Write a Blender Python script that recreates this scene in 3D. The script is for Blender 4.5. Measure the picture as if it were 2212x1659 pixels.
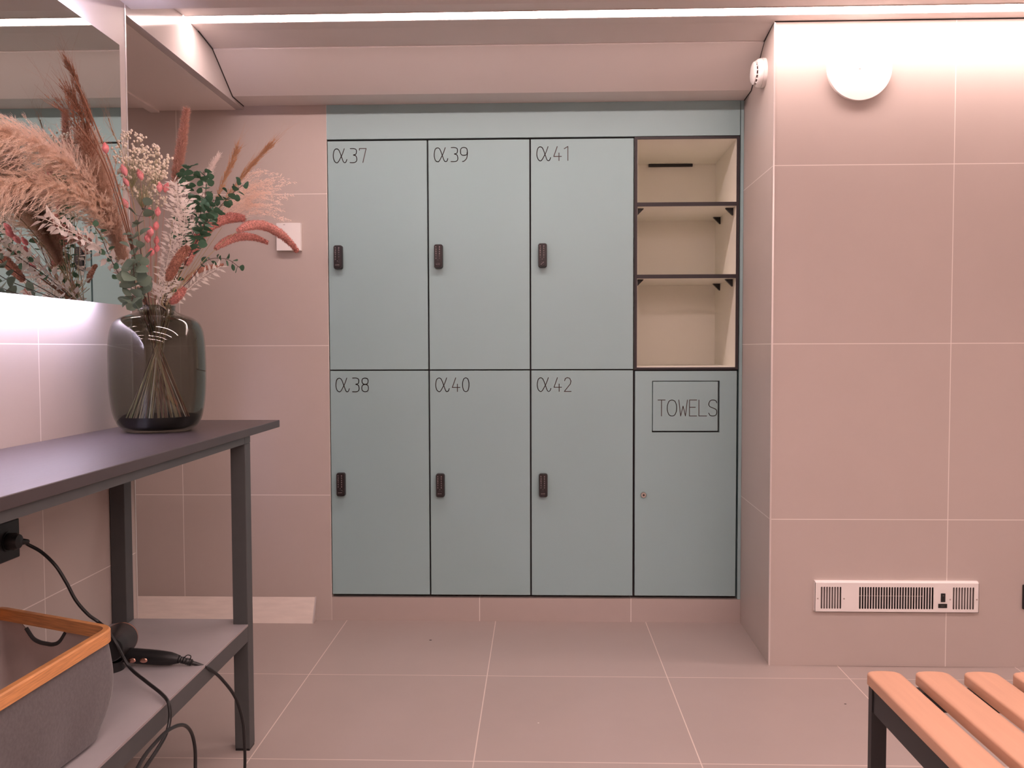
import bpy, math, random
import numpy as np
from mathutils import Vector, Matrix

for o in list(bpy.data.objects): bpy.data.objects.remove(o)
sc = bpy.context.scene
COL = sc.collection

# ------------------------------------------------------------------ camera, world, exposure
F_PX, PITCH, YAW, ROLL, EYE = 1869.68, -0.04128, 0.03042, -0.003035, 1.0949
_cp, _sp, _cy, _sy = math.cos(PITCH), math.sin(PITCH), math.cos(YAW), math.sin(YAW)
FWD = Vector((-_sy*_cp, _cy*_cp, _sp)); RGT0 = Vector((_cy, _sy, 0)); UP0 = RGT0.cross(FWD)
RGT = RGT0*math.cos(ROLL) + UP0*math.sin(ROLL); UPV = -RGT0*math.sin(ROLL) + UP0*math.cos(ROLL)
cam_d = bpy.data.cameras.new('camera'); cam = bpy.data.objects.new('camera', cam_d); COL.objects.link(cam)
cam_d.sensor_fit = 'HORIZONTAL'; cam_d.sensor_width = 36; cam_d.lens = F_PX/2212*36
cam_d.clip_start = 0.02
M = Matrix((RGT, UPV, -FWD)).transposed().to_4x4(); M.translation = Vector((0, 0, EYE)); cam.matrix_world = M
sc.camera = cam
sc.view_settings.view_transform = 'Standard'; sc.view_settings.look = 'None'
sc.view_settings.gamma = 1; sc.view_settings.use_curve_mapping = False
sc.view_settings.exposure = 1.86
w = bpy.data.worlds.new('world'); sc.world = w; w.use_nodes = True
w.node_tree.nodes['Background'].inputs[0].default_value = (.02, .017, .016, 1)
sc.cycles.max_bounces = 10; sc.cycles.diffuse_bounces = 5; sc.cycles.glossy_bounces = 5
sc.cycles.transmission_bounces = 8; sc.cycles.transparent_max_bounces = 24
sc.cycles.caustics_reflective = False; sc.cycles.caustics_refractive = False
sc.cycles.sample_clamp_indirect = 4
try:
    sc.cycles.use_denoising = True
except Exception: pass
LED_COL = (1.0, .745, .70); LED_STR = 12.0
MIRROR_LED = (.80, .73, 1.0)

def P(u, v, Y):            # a point of the photograph at depth Y in the room
    d = FWD + RGT*((u-1106)/F_PX) - UPV*((v-829.5)/F_PX)
    return Vector((0, 0, EYE)) + d*(Y/d.y)

# ------------------------------------------------------------------ materials
def new_mat(name):
    m = bpy.data.materials.new(name); m.use_nodes = True
    return m, m.node_tree.nodes, m.node_tree.links, m.node_tree.nodes['Principled BSDF']
def mat(name, col, rough=.6, metal=0, noise=0, scale=8, coat=0, spec=.5, bump=0, stretch=None, sheen=0):
    m, n, l, b = new_mat(name)
    b.inputs['Base Color'].default_value = (*col, 1); b.inputs['Roughness'].default_value = rough
    b.inputs['Metallic'].default_value = metal; b.inputs['Specular IOR Level'].default_value = spec
    b.inputs['Coat Weight'].default_value = coat
    if sheen: b.inputs['Sheen Weight'].default_value = sheen
    if noise or bump:
        t = n.new('ShaderNodeTexCoord'); mp = n.new('ShaderNodeMapping'); l.new(t.outputs['Object'], mp.inputs[0])
        if stretch: mp.inputs['Scale'].default_value = stretch
        z = n.new('ShaderNodeTexNoise'); z.inputs['Scale'].default_value = scale; z.inputs['Detail'].default_value = 5
        l.new(mp.outputs[0], z.inputs['Vector'])
        if noise:
            r = n.new('ShaderNodeValToRGB'); l.new(z.outputs['Fac'], r.inputs[0])
            r.color_ramp.elements[0].position = .3; r.color_ramp.elements[1].position = .7
            r.color_ramp.elements[0].color = (*[c*(1-noise) for c in col], 1)
            r.color_ramp.elements[1].color = (*[min(1, c*(1+noise)) for c in col], 1)
            l.new(r.outputs[0], b.inputs['Base Color'])
        if bump:
            bp = n.new('ShaderNodeBump'); bp.inputs['Strength'].default_value = bump; bp.inputs['Distance'].default_value = .002
            l.new(z.outputs['Fac'], bp.inputs['Height']); l.new(bp.outputs[0], b.inputs['Normal'])
    return m
def tile_mat(name, col, grout, ax, u0, v0, size=.6, gw=.0027, rough=.45, spec=.35):
    m, n, l, b = new_mat(name)
    t = n.new('ShaderNodeTexCoord'); s = n.new('ShaderNodeSeparateXYZ'); l.new(t.outputs['Object'], s.inputs[0])
    def math_(op, a, c=None):
        k = n.new('ShaderNodeMath'); k.operation = op
        if isinstance(a, (int, float)): k.inputs[0].default_value = a
        else: l.new(a, k.inputs[0])
        if c is not None:
            if isinstance(c, (int, float)): k.inputs[1].default_value = c
            else: l.new(c, k.inputs[1])
        return k.outputs[0]
    def line(out, off):
        x = math_('DIVIDE', math_('SUBTRACT', out, off - size*20), size)
        f = math_('FRACT', x); d = math_('MINIMUM', f, math_('SUBTRACT', 1.0, f))
        return math_('LESS_THAN', d, gw/2/size), math_('FLOOR', x)
    g1, c1 = line(s.outputs[ax[0]], u0); g2, c2 = line(s.outputs[ax[1]], v0)
    g = math_('MAXIMUM', g1, g2)
    cv = n.new('ShaderNodeCombineXYZ'); l.new(c1, cv.inputs[0]); l.new(c2, cv.inputs[1])
    wn = n.new('ShaderNodeTexWhiteNoise'); l.new(cv.outputs[0], wn.inputs['Vector'])
    z = n.new('ShaderNodeTexNoise'); z.inputs['Scale'].default_value = 3.2; z.inputs['Detail'].default_value = 7; z.inputs['Roughness'].default_value = .62
    l.new(t.outputs['Object'], z.inputs['Vector'])
    v = math_('ADD', math_('MULTIPLY', z.outputs['Fac'], .12), math_('MULTIPLY', wn.outputs['Value'], .025))
    v = math_('ADD', v, .927)
    mul = n.new('ShaderNodeVectorMath'); mul.operation = 'SCALE'; mul.inputs[0].default_value = col; l.new(v, mul.inputs['Scale'])
    mx = n.new('ShaderNodeMix'); mx.data_type = 'RGBA'; l.new(g, mx.inputs[0]); l.new(mul.outputs[0], mx.inputs[6]); mx.inputs[7].default_value = (*grout, 1)
    l.new(mx.outputs[2], b.inputs['Base Color'])
    b.inputs['Roughness'].default_value = rough; b.inputs['Specular IOR Level'].default_value = spec
    bp = n.new('ShaderNodeBump'); bp.inputs['Strength'].default_value = .25; bp.inputs['Distance'].default_value = .001
    l.new(math_('SUBTRACT', 1.0, g), bp.inputs['Height']); l.new(bp.outputs[0], b.inputs['Normal'])
    return m
def emit(name, col, strength):
    m, n, l, b = new_mat(name)
    e = n.new('ShaderNodeEmission'); e.inputs[0].default_value = (*col, 1); e.inputs[1].default_value = strength
    l.new(e.outputs[0], n['Material Output'].inputs[0]); return m

TILE = (.52, .45, .415); GROUT = (.80, .74, .70)
def soft(name, col, rough=.8, tr=.35):     # thin leaf or fluff that lets some light through
    m = mat(name, col, rough, spec=.25); n, l, b = m.node_tree.nodes, m.node_tree.links, m.node_tree.nodes['Principled BSDF']
    t = n.new('ShaderNodeBsdfTranslucent'); t.inputs[0].default_value = (*col, 1)
    mx = n.new('ShaderNodeMixShader'); mx.inputs[0].default_value = tr
    l.new(b.outputs[0], mx.inputs[1]); l.new(t.outputs[0], mx.inputs[2]); l.new(mx.outputs[0], n['Material Output'].inputs[0]); return m
M_wall_b = tile_mat('wall_tile_back', TILE, GROUT, 'XZ', -.834, .508)
M_wall_p = tile_mat('wall_tile_right', TILE, GROUT, 'XZ', .7926, .507)
M_wall_s = tile_mat('wall_tile_side', TILE, GROUT, 'YZ', 2.9685, .507)
M_wall_l = tile_mat('wall_tile_left', TILE, GROUT, 'YZ', 1.983, .508)
M_floor = tile_mat('floor_tile', (.375, .315, .29), (.66, .57, .52), 'XY', -.173, 2.85, gw=.0031, rough=.42)
M_plinth = tile_mat('plinth_tile', (.47, .40, .37), GROUT, 'XZ', -.2372, -.2, size=.6055, gw=.003)
M_skirt = mat('skirting_tile', (.76, .67, .61), .45, noise=.05, scale=14, stretch=(1, 1, 6))
M_ceil = mat('ceiling_paint', (.72, .66, .635), .75, noise=.02, scale=3)
M_header = mat('header_lacquer', (.52, .47, .45), .12, spec=.6)
M_soffit = mat('soffit_paint', (.84, .76, .72), .8)
M_white = mat('white_plastic', (.86, .83, .81), .4)
M_seam = mat('dark_seam', (.03, .022, .022), .8)
M_trim = mat('brushed_metal_trim', (.80, .74, .72), .35, metal=.6)
M_door = mat('seafoam_laminate', (.315, .465, .480), .38, noise=.02, scale=2, spec=.4)
M_edge = mat('dark_edge', (.022, .017, .020), .5)
M_letter = mat('engraved_letter', (.055, .038, .035), .6)
M_lock = mat('lock_black', (.018, .013, .014), .38)
M_digit = mat('white_print', (.75, .66, .66), .5)
M_cream = mat('cream_melamine', (.86, .845, .755), .5, noise=.015, scale=4)
M_black = mat('black_plastic', (.010, .010, .011), .42)
M_steel = mat('steel', (.62, .56, .52), .3, metal=1)
M_rose = mat('rose_gold', (.78, .42, .33), .25, metal=1)
M_dgrey = mat('table_frame_grey', (.066, .070, .072), .5, noise=.05, scale=20)
M_top = mat('table_top_laminate', (.055, .042, .044), .36, noise=.10, scale=16, stretch=(9, .7, 1), bump=.08)
M_shelf = mat('shelf_laminate', (.36, .335, .35), .22, noise=.04, scale=10)
M_shelfedge = mat('shelf_edge', (.33, .29, .30), .35)
M_bench = mat('peach_painted_wood', (.55, .30, .195), .42, noise=.035, scale=6, stretch=(14, 1, 14))
M_bframe = mat('black_powder_coat', (.016, .015, .017), .45)
M_bamboo = mat('bamboo', (.60, .27, .10), .38, noise=.22, scale=9, stretch=(2.5, 2.5, 45))
M_fabric = mat('grey_felt', (.088, .078, .082), .95, noise=.14, scale=160, bump=.25, sheen=.25)
M_lining = mat('lining_fabric', (.50, .42, .40), .6, noise=.12, scale=14)
M_binding = mat('dark_binding', (.045, .045, .047), .8)
M_led = emit('led_diffuser', LED_COL, LED_STR*1.3)
M_fill = emit('passage_fill_glow', LED_COL, LED_STR*.4)  # weak glow for the added fill light in the passage
M_led0 = emit('led_diffuser_front', LED_COL, LED_STR*1.0)
M_mled = emit('mirror_led', MIRROR_LED, 26)
m, n, l, b = new_mat('mirror_glass'); M_mirror = m
b.inputs['Base Color'].default_value = (.70, .745, .72, 1); b.inputs['Metallic'].default_value = 1; b.inputs['Roughness'].default_value = 0
M_mside = mat('mirror_edge', (.35, .38, .40), .2, metal=.5)
def glass_mat(name, tint):
    m, n, l, b = new_mat(name)
    tr = n.new('ShaderNodeBsdfTransparent'); tr.inputs[0].default_value = (*tint, 1)
    gl = n.new('ShaderNodeBsdfGlossy'); gl.inputs['Roughness'].default_value = .012; gl.inputs[0].default_value = (1, 1, 1, 1)
    fr = n.new('ShaderNodeFresnel'); ge = n.new('ShaderNodeNewGeometry'); mr = n.new('ShaderNodeMapRange')
    mr.inputs['To Min'].default_value = 1.5; mr.inputs['To Max'].default_value = 1/1.5      # same sheen seen from inside the glass
    l.new(ge.outputs['Backfacing'], mr.inputs['Value']); l.new(mr.outputs[0], fr.inputs[0])
    mx = n.new('ShaderNodeMixShader'); l.new(fr.outputs[0], mx.inputs[0]); l.new(tr.outputs[0], mx.inputs[1]); l.new(gl.outputs[0], mx.inputs[2])
    l.new(mx.outputs[0], n['Material Output'].inputs[0]); return m
M_glass = glass_mat('smoked_glass', (.625, .64, .605))
M_gbase = glass_mat('smoked_glass_base', (.16, .17, .15))

# ------------------------------------------------------------------ mesh building
ORG = {}
class MB:
    def __init__(s): s.v = []; s.f = []
    def add(s, vs, fs):
        k = len(s.v); s.v.extend([tuple(p) for p in vs]); s.f.extend([tuple(i+k for i in f) for f in fs]); return s
    def box(s, x0, x1, y0, y1, z0, z1):
        return s.add([(x, y, z) for x in (x0, x1) for y in (y0, y1) for z in (z0, z1)],
                     [(0, 1, 3, 2), (4, 6, 7, 5), (0, 4, 5, 1), (2, 3, 7, 6), (0, 2, 6, 4), (1, 5, 7, 3)])
    def prism(s, pts, a, b, axis='x'):      # polygon pts in the other two axes, extruded a..b
        n_ = len(pts)
        def mk(t, p): return {'x': (t, p[0], p[1]), 'y': (p[0], t, p[1]), 'z': (p[0], p[1], t)}[axis]
        vs = [mk(a, p) for p in pts] + [mk(b, p) for p in pts]
        fs = [tuple(range(n_)), tuple(range(2*n_-1, n_-1, -1))] + [(i, (i+1) % n_, n_+(i+1) % n_, n_+i) for i in range(n_)]
        return s.add(vs, fs)
    def lathe(s, prof, c, axis=(0, 0, 1), n_=48, closed=False):
        ax = Vector(axis).normalized(); a = ax.orthogonal().normalized(); b_ = ax.cross(a); c = Vector(c); vs = []; m_ = len(prof)
        for r, h in prof:
            for i in range(n_):
                t = 2*math.pi*i/n_; vs.append(c + ax*h + (a*math.cos(t) + b_*math.sin(t))*r)
        fs = [(j*n_+i, j*n_+(i+1) % n_, (j+1)*n_+(i+1) % n_, (j+1)*n_+i) for j in range(m_-1) for i in range(n_)]
        if closed: fs += [tuple(range(n_))[::-1], tuple(range((m_-1)*n_, m_*n_))]
        return s.add(vs, fs)
    def tube(s, path, r, n_=8, caps=True):
        pts = [Vector(p) for p in path]; m_ = len(pts)
        if not hasattr(r, '__len__'): r = [r]*m_
        t0 = (pts[1]-pts[0]).normalized(); u = t0.orthogonal().normalized(); vs = []
        for i, p in enumerate(pts):
            t = (pts[min(i+1, m_-1)] - pts[max(i-1, 0)]).normalized()
            u = (u - t*u.dot(t)); u = u.normalized() if u.length > 1e-6 else t.orthogonal().normalized()
            w_ = t.cross(u)
            for k in range(n_):
                a = 2*math.pi*k/n_; vs.append(p + (u*math.cos(a)+w_*math.sin(a))*r[i])
        fs = [(i*n_+k, i*n_+(k+1) % n_, (i+1)*n_+(k+1) % n_, (i+1)*n_+k) for i in range(m_-1) for k in range(n_)]
        if caps: fs += [tuple(range(n_))[::-1], tuple(range((m_-1)*n_, m_*n_))]
        return s.add(vs, fs)
    def build(s, name, m, parent=None, smooth=False, bevel=0, seg=2):
        me = bpy.data.meshes.new(name); o = bpy.data.objects.new(name, me); COL.objects.link(o)
        org = Vector((0, 0, 0))
        if parent is not None:
            org = ORG[parent.name]; o.parent = parent
        ORG[o.name] = org
        me.from_pydata([(p[0]-org.x, p[1]-org.y, p[2]-org.z) for p in s.v], [], s.f)
        me.materials.append(m)
        if smooth:
            me.polygons.foreach_set('use_smooth', [True]*len(me.polygons))
            if smooth != 'all':
                try: me.set_sharp_from_angle(angle=math.radians(40))
                except Exception: pass
        me.update()
        if bevel:
            bv = o.modifiers.new('bevel', 'BEVEL'); bv.width = bevel; bv.segments = seg; bv.limit_method = 'ANGLE'
        return o
def fixn(o):
    import bmesh
    bm = bmesh.new(); bm.from_mesh(o.data); bmesh.ops.recalc_face_normals(bm, faces=bm.faces); bm.to_mesh(o.data); bm.free(); return o
def thing(name, loc, label, cat, group=None):
    o = bpy.data.objects.new(name, None); o.empty_display_size = .05; COL.objects.link(o); o.location = loc; ORG[o.name] = Vector(loc)
    o['label'] = label; o['category'] = cat
    if group: o['group'] = group
    return o
def tag(o, label, cat, group=None):
    o['label'] = label; o['category'] = cat
    if group: o['group'] = group
    return o
def struct(o): o['kind'] = 'structure'; return o
def box(x0, x1, y0, y1, z0, z1): return MB().box(x0, x1, y0, y1, z0, z1)
def spline(pts, n_=24):
    pts = [Vector(p) for p in pts]; q = [pts[0]*2-pts[1]] + pts + [pts[-1]*2-pts[-2]]; out = []
    segs = len(pts)-1
    for k in range(n_+1):
        t = k/n_*segs; i = min(int(t), segs-1); f = t-i; a, b_, c, d = q[i:i+4]
        out.append(.5*((2*b_) + (c-a)*f + (2*a-5*b_+4*c-d)*f*f + (3*b_-a-3*c+d)*f**3))
    return out

# ------------------------------------------------------------------ the room
YB, YP, XL, XR, XP = 3.4305, 2.9685, -1.163, 3.0, .7926
ZC = 2.067
struct(box(-2.7, XR+.1, -3.1, 3.9, -.1, 0).build('floor', M_floor))
wb = MB()
wb.box(-2.7, -.834, YB, YB+.1, 0, 2.35)
struct(wb.build('wall_back', M_wall_b))
# block of wall that stands forward on the right, with the recess flank facing left
wr = MB(); wr.prism([(XP, YP), (XR+.1, YP), (XR+.1, 3.9), (.812, 3.9), (.8025, YB)], 0, 2.35, 'z')
o = struct(wr.build('wall_right', M_wall_p)); o.data.materials.append(M_wall_s)
for p in o.data.polygons:
    if abs(p.normal.x) > .7: p.material_index = 1
struct(box(-.834, .802, YB-.0, 3.9, 0, .0935).build('baseboard_back', M_plinth))
wl = box(XL-.12, XL, -3.1, 2.446, 0, 2.35)
struct(wl.build('wall_left', M_wall_l))
struct(box(XR, XR+.1, -3.1, YP, 0, 2.35).build('wall_east', mat('far_wall_tile', TILE, .5)))
struct(box(-2.7, XR+.1, -3.1, -3.0, 0, 2.35).build('wall_front', mat('behind_wall_tile', TILE, .5)))
struct(box(-2.8, -2.7, -3.1, 3.9, 0, 2.35).build('wall_passage', mat('passage_wall_tile', TILE, .5)))
# ceiling profile, run along X
prof = [(-3.1, ZC), (2.484, ZC), (2.486, 2.14), (2.66, 2.174), (2.8555, 2.190), (2.8555, 2.205), (2.9165, 2.205), (2.9165, 2.186),
        (2.977, 2.185), (3.107, 2.170), (3.107, 2.35), (-3.1, 2.35)]
c = MB().prism(prof, XL-.0, XR, 'x')
struct(fixn(c.build('ceiling', M_ceil)))
s_ = MB().prism([(3.1105, 2.1655), (3.305, 2.057), (3.4300, 2.0545), (3.4300, 2.35), (3.1105, 2.35)], XL, .800, 'x')
struct(fixn(s_.build('trim_1', M_ceil)))
struct(box(XL, .8, 3.106, 3.112, 2.20, 2.30).build('trim_2', M_seam))
# header over the passage opening: a glossy face and a flat soffit board
struct(box(XL-.03, XL-.0005, 2.447, YB, 2.0404, 2.35).build('trim_3', M_header))
sf = box(-1.52, XL-.031, 2.2, YB, 2.0404, 2.06); sf.box(-1.535, -1.50, 2.2, YB, 2.033, 2.06)
struct(sf.build('trim_4', M_soffit))
struct(box(-2.7, -1.536, -3.0, YB, 2.052, 2.35).build('trim_5', M_soffit))
# dark joints where the ceiling meets the walls
jt = [(3.4295, 2.0550), (3.305, 2.0565), (3.109, 2.1675), (2.978, 2.1850)]
for k, (X_, r_) in enumerate(((.7945, .0026), (XL+.0005, .0026))):
    m_ = MB()
    for (y0, z0), (y1, z1) in zip(jt, jt[1:]): m_.tube([(X_+(.0075 if k == 0 and y0 > 3.4 else (.0045 if k == 0 and y0 > 3.2 else 0)), y0, z0), (X_+(.0055 if k == 0 and y0 > 3.4 else (.0015 if k == 0 and y0 > 3.2 else 0)), y1, z1)], r_, 6)
    struct(m_.build('trim_%d' % (9+k), M_seam))
struct(box(XP, XR, YP-.0022, YP, 2.1815, 2.1855).build('trim_11', M_seam))
# metal corner trims
struct(box(XL-.004, XL+.0015, 2.443, 2.4485, 0, 2.0665).build('trim_6', M_trim))
struct(box(XP-.0015, XP+.004, YP-.0015, YP+.003, 0, 2.184).build('trim_7', M_trim))
# sloping tile skirting at the passage foot with its metal end
sk = MB().prism([(3.385, 0), (YB, .0935), (YB, 0)], -2.0, -.902, 'x')
struct(fixn(sk.build('baseboard_left', M_skirt)))
sk = MB().prism([(3.3825, 0), (3.3865, 0), (YB+.001, .0925), (YB, .096)], -.9025, -.897, 'x')
sk.prism([(3.385, 0), (YB, .0935), (YB, 0)], -.9018, -.8995, 'x')
struct(fixn(sk.build('trim_8', M_trim)))

# ------------------------------------------------------------------ LED strips
def led(y, x0, x1, z0, z1, label, m_=None):
    t = thing('led_strip_light', ((x0+x1)/2, y, z1), label, 'light')
    box(x0, x1, y-.0285, y+.0285, z0, z1).build('diffuser', m_ or M_led, t)
    h = MB(); h.box(x0, x1, y-.0305, y-.0285, z0-.0008, z1); h.box(x0, x1, y+.0285, y+.0305, z0-.0008, z1)
    h.build('aluminium_channel', M_trim, t)
led(2.886, XL+.002, XR-.01, 2.188, 2.199, 'long glowing ceiling light strip running above the lockers', M_led0)
for k, y in enumerate((1.25, .1, -1.1, -2.2)):
    led(y, -.75, 2.5, 2.060, 2.068, ['ceiling light strip over the bench side of the room', 'ceiling light strip above the viewer',
        'ceiling light strip behind the viewer', 'ceiling light strip at the rear end of the room'][k])

t = thing('led_strip_light', (-2.2, 2.9, 2.052), 'added dim fill light in the side passage, unseen behind the left wall', 'light')
box(-2.23, -2.17, 2.3, 3.2, 2.043, 2.0515).build('diffuser', M_fill, t)  # added glowing box, out of view, brightens the soffit and passage

# ------------------------------------------------------------------ mirror with back light
mz0, mz1, my0, my1 = 1.2135, 1.9035, .55, 2.303
t = thing('wall_mirror', (XL, (my0+my1)/2, mz0), 'large frameless rectangular mirror with a glowing back light on the left wall', 'mirror')
box(-1.114, -1.111, my0, my1, mz0, mz1).build('mirror_glass', M_mirror, t)
box(XL+.004, -1.1145, my0+.06, my1-.09, mz0+.05, mz1-.05).build('backing_frame', M_mside, t)
lb = MB()
lb.box(XL+.012, -1.128, my0+.06, my1-.09, mz0+.030, mz0+.049); lb.box(XL+.012, -1.128, my0+.06, my1-.09, mz1-.049, mz1-.030)
lb.build('led_back_light', M_mled, t)

# ------------------------------------------------------------------ lettering as strokes
GL = {
 'a': (1.0, [[(.80,1.0),(.66,.62),(.50,.30),(.34,.04),(.22,0),(.09,.10),(.01,.32),(0,.58),(.06,.86),(.20,.985),(.36,.95),(.47,.76),(.60,.40),(.72,.08),(.82,0),(.92,.06),(.98,.22)]]),
 '0': (.47, [[(.5,1),(.2,.93),(.03,.7),(0,.5),(.03,.3),(.2,.07),(.5,0),(.8,.07),(.97,.3),(1,.5),(.97,.7),(.8,.93),(.5,1)]]),
 '1': (.26, [[(0,.84),(1,1),(1,0)]]),
 '2': (.49, [[(.04,.78),(.15,.94),(.45,1),(.8,.95),(.98,.76),(.9,.55),(0,0),(1,0)]]),
 '3': (.49, [[(.04,1),(.55,1),(.9,.93),(.97,.77),(.86,.6),(.5,.54),(.86,.48),(1,.3),(.95,.1),(.6,0),(0,0)]]),
 '4': (.55, [[(.45,1),(0,.3),(1,.3)], [(.68,.54),(.68,0)]]),
 '5': (.49, [[(.95,1),(.1,1),(.05,.58),(.6,.6),(.95,.48),(1,.25),(.85,.05),(.4,0),(0,.06)]]),
 '6': (.49, [[(.75,1),(.25,.7),(.03,.4),(.05,.12),(.4,0),(.8,.05),(1,.27),(.85,.5),(.45,.56),(.08,.4)]]),
 '7': (.49, [[(0,.88),(0,1),(1,1),(.5,0)]]),
 '8': (.49, [[(.5,1),(.15,.95),(.04,.78),(.15,.6),(.5,.54),(.85,.6),(.96,.78),(.85,.95),(.5,1)], [(.5,.54),(.12,.47),(0,.27),(.12,.07),(.5,0),(.88,.07),(1,.27),(.88,.47),(.5,.54)]]),
 '9': (.50, [[(.97,.66),(.9,.5),(.5,.44),(.12,.5),(0,.7),(.1,.93),(.5,1),(.88,.93),(1,.72),(.98,.45),(.85,.2),(.5,.03),(.28,0)]]),
 'T': (.45, [[(0,1),(1,1)], [(.5,1),(.5,0)]]),
 'O': (.58, [[(.5,1),(.2,.93),(.03,.7),(0,.5),(.03,.3),(.2,.07),(.5,0),(.8,.07),(.97,.3),(1,.5),(.97,.7),(.8,.93),(.5,1)]]),
 'W': (.53, [[(0,1),(.22,0),(.5,.62),(.78,0),(1,1)]]),
 'E': (.45, [[(1,1),(0,1),(0,0),(1,0)], [(0,.55),(.8,.55)]]),
 'L': (.48, [[(0,1),(0,0),(1,0)]]),
 'S': (.50, [[(1,.82),(.85,.95),(.5,1),(.15,.94),(0,.76),(.1,.6),(.5,.5),(.9,.4),(1,.22),(.85,.05),(.5,0),(.15,.04),(0,.18)]]),
 '.': (.1, [[(0,0),(.3,.1)]]),
 '-': (.4, [[(0,.5),(1,.5)]]),
}
def stroke(mb, pts, wd, y):        # flat ribbon with round joints, facing -Y
    for (x0, z0), (x1, z1) in zip(pts, pts[1:]):
        d = math.hypot(x1-x0, z1-z0)
        if d < 1e-7: continue
        nx, nz = -(z1-z0)/d*wd/2, (x1-x0)/d*wd/2
        mb.add([(x0-nx, y, z0-nz), (x1-nx, y, z1-nz), (x1+nx, y, z1+nz), (x0+nx, y, z0+nz)], [(0, 1, 2, 3)])
    for x, z in pts:
        mb.add([(x+math.cos(a*math.pi/4)*wd/2, y, z+math.sin(a*math.pi/4)*wd/2) for a in range(8)], [tuple(range(8))])
def text(mb, s, x, z, h, wd, y, gap=.16, widths=None):
    for i, ch in enumerate(s):
        wdt, st = GL[ch]
        if ch in 'a089O3S' and h > .02: st = [[(p.x, p.y) for p in spline([(a, b_, 0) for a, b_ in pl], len(pl)*4)] for pl in st]
        if widths: wdt = widths[i]
        for pl in st: stroke(mb, [(x+a*wdt*h, z+b_*h) for a, b_ in pl], wd, y)
        x += wdt*h + gap*h
    return x

# ------------------------------------------------------------------ lockers
XS = [-.8335, -.4339, -.0301, .3773, .7858]; ZB, ZM, ZT = .1026, 1.009, 1.9176
YF = YB-.001              # face of the doors
def keypad(parent, x, z, knob=0.0, diag=False):
    m_ = MB(); w2, h2, d = .0172, .0478, .020
    ring = []
    for cx, cz, a0 in ((w2-.008, h2-.008, 0), (-w2+.008, h2-.008, 90), (-w2+.008, -h2+.010, 180), (w2-.008, -h2+.010, 270)):
        for k in range(5):
            a = math.radians(a0+k*22.5); ring.append((cx+math.cos(a)*.008, cz+math.sin(a)*.008))
    n_ = len(ring); vs = []
    for yy, sc_ in ((YF, 1), (YF-d+.004, 1), (YF-d, .90)):
        vs += [(x+px*sc_, yy, z+pz*(sc_ if sc_ == 1 else .965)) for px, pz in ring]
    fs = [(j*n_+i, j*n_+(i+1) % n_, (j+1)*n_+(i+1) % n_, (j+1)*n_+i) for j in range(2) for i in range(n_)] + [tuple(range(2*n_, 3*n_))]
    m_.add(vs, fs); L = fixn(m_.build('keypad_lock', M_lock, parent, smooth=True))
    dg = MB(); yy = YF-d-.0004
    for r, (a, b_) in enumerate((('1', '2'), ('3', '4'), ('5', '6'), ('7', '8'), ('9', '0'))):
        zz = z+.0345-r*.0088
        for ch, dx in ((a, -.0103), (b_, .0035)): text(dg, ch, x+dx, zz, .0048, .0010, yy)
    zz = z+.0345-5*.0088
    text(dg, '8', x-.0103, zz, .0045, .0014, yy); text(dg, '0', x+.0035, zz, .0048, .0013, yy)
    stroke(dg, [(x-.0012, zz-.0048), (x-.0008, zz-.0048)], .0022, yy)
    dg.build('printed_digits', M_digit, L)
    kb = MB().lathe([(.0118, 0), (.0118, .003), (.0105, .0045), (0.0001, .0045)], (x-.0005, YF-d+.001, z-.0305), (0, -1, 0), 24)
    kb.build('turn_knob', M_lock, L, smooth=True)
    mk = MB(); a = math.radians(38 if diag else 2); yy = YF-d-.0042
    for k in range(6):
        tpos = -.0072+k*.0025
        stroke(mk, [(x-.001+math.cos(a)*tpos, z-.0305+math.sin(a)*tpos), (x-.001+math.cos(a)*(tpos+.0018), z-.0305+math.sin(a)*(tpos+.0018))], .0013 if k in (1, 2) else .0017, yy)
    mk.build('brand_mark', M_digit, L)
nums = {(0, 1): '37', (0, 0): '38', (1, 1): '39', (1, 0): '40', (2, 1): '41', (2, 0): '42'}
lockz = {'37': (-.7903, 1.4554), '39': (-.3923, 1.4566), '41': (.0176, 1.4577), '38': (-.7894, .5519), '40': (-.3908, .5489), '42': (.0189, .5496)}
for (c_, r_), s in nums.items():
    x0, x1 = XS[c_], XS[c_+1]; z0, z1 = (ZM, ZT) if r_ else (ZB, ZM)
    t = thing('locker', ((x0+x1)/2, YB+.2, z0), 'pale teal locker marked α%s, in the %s row, %s' % (s, 'upper' if r_ else 'lower',
              ['at the left edge of the bank', 'second column from the left', 'beside the %s' % ('open shelves' if r_ else 'towel cabinet')][c_]), 'locker', 'numbered lockers with keypads')
    e = .003
    box(x0+.0004, x1-.0004, YF+.019, YF+.40, z0+.0004, z1-.0004).build('carcass', M_edge, t)
    lg = .0042 if c_ == 0 else .0034
    d = box(x0+lg-.0008, x1-.0036, YF, YF+.0185, z0+(.0042 if r_ == 0 else .0026), z1-(.0046 if r_ else .0026)).build('door', M_door, t, bevel=.0008, seg=1)
    tx = MB(); text(tx, 'a', x0+.0262, z1-.0885 if r_ else z1-.0855, .0545, .0032, YF-.0006)
    text(tx, s, x0+.0262+.0545*1.0+.0115, z1-.0885 if r_ else z1-.0855, .0545, .0032, YF-.0006, gap=.20)
    tx.build('door_number', M_letter, d)
    lx, lz = lockz[s]; keypad(t, lx, lz, diag=(s == '41'))
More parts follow.
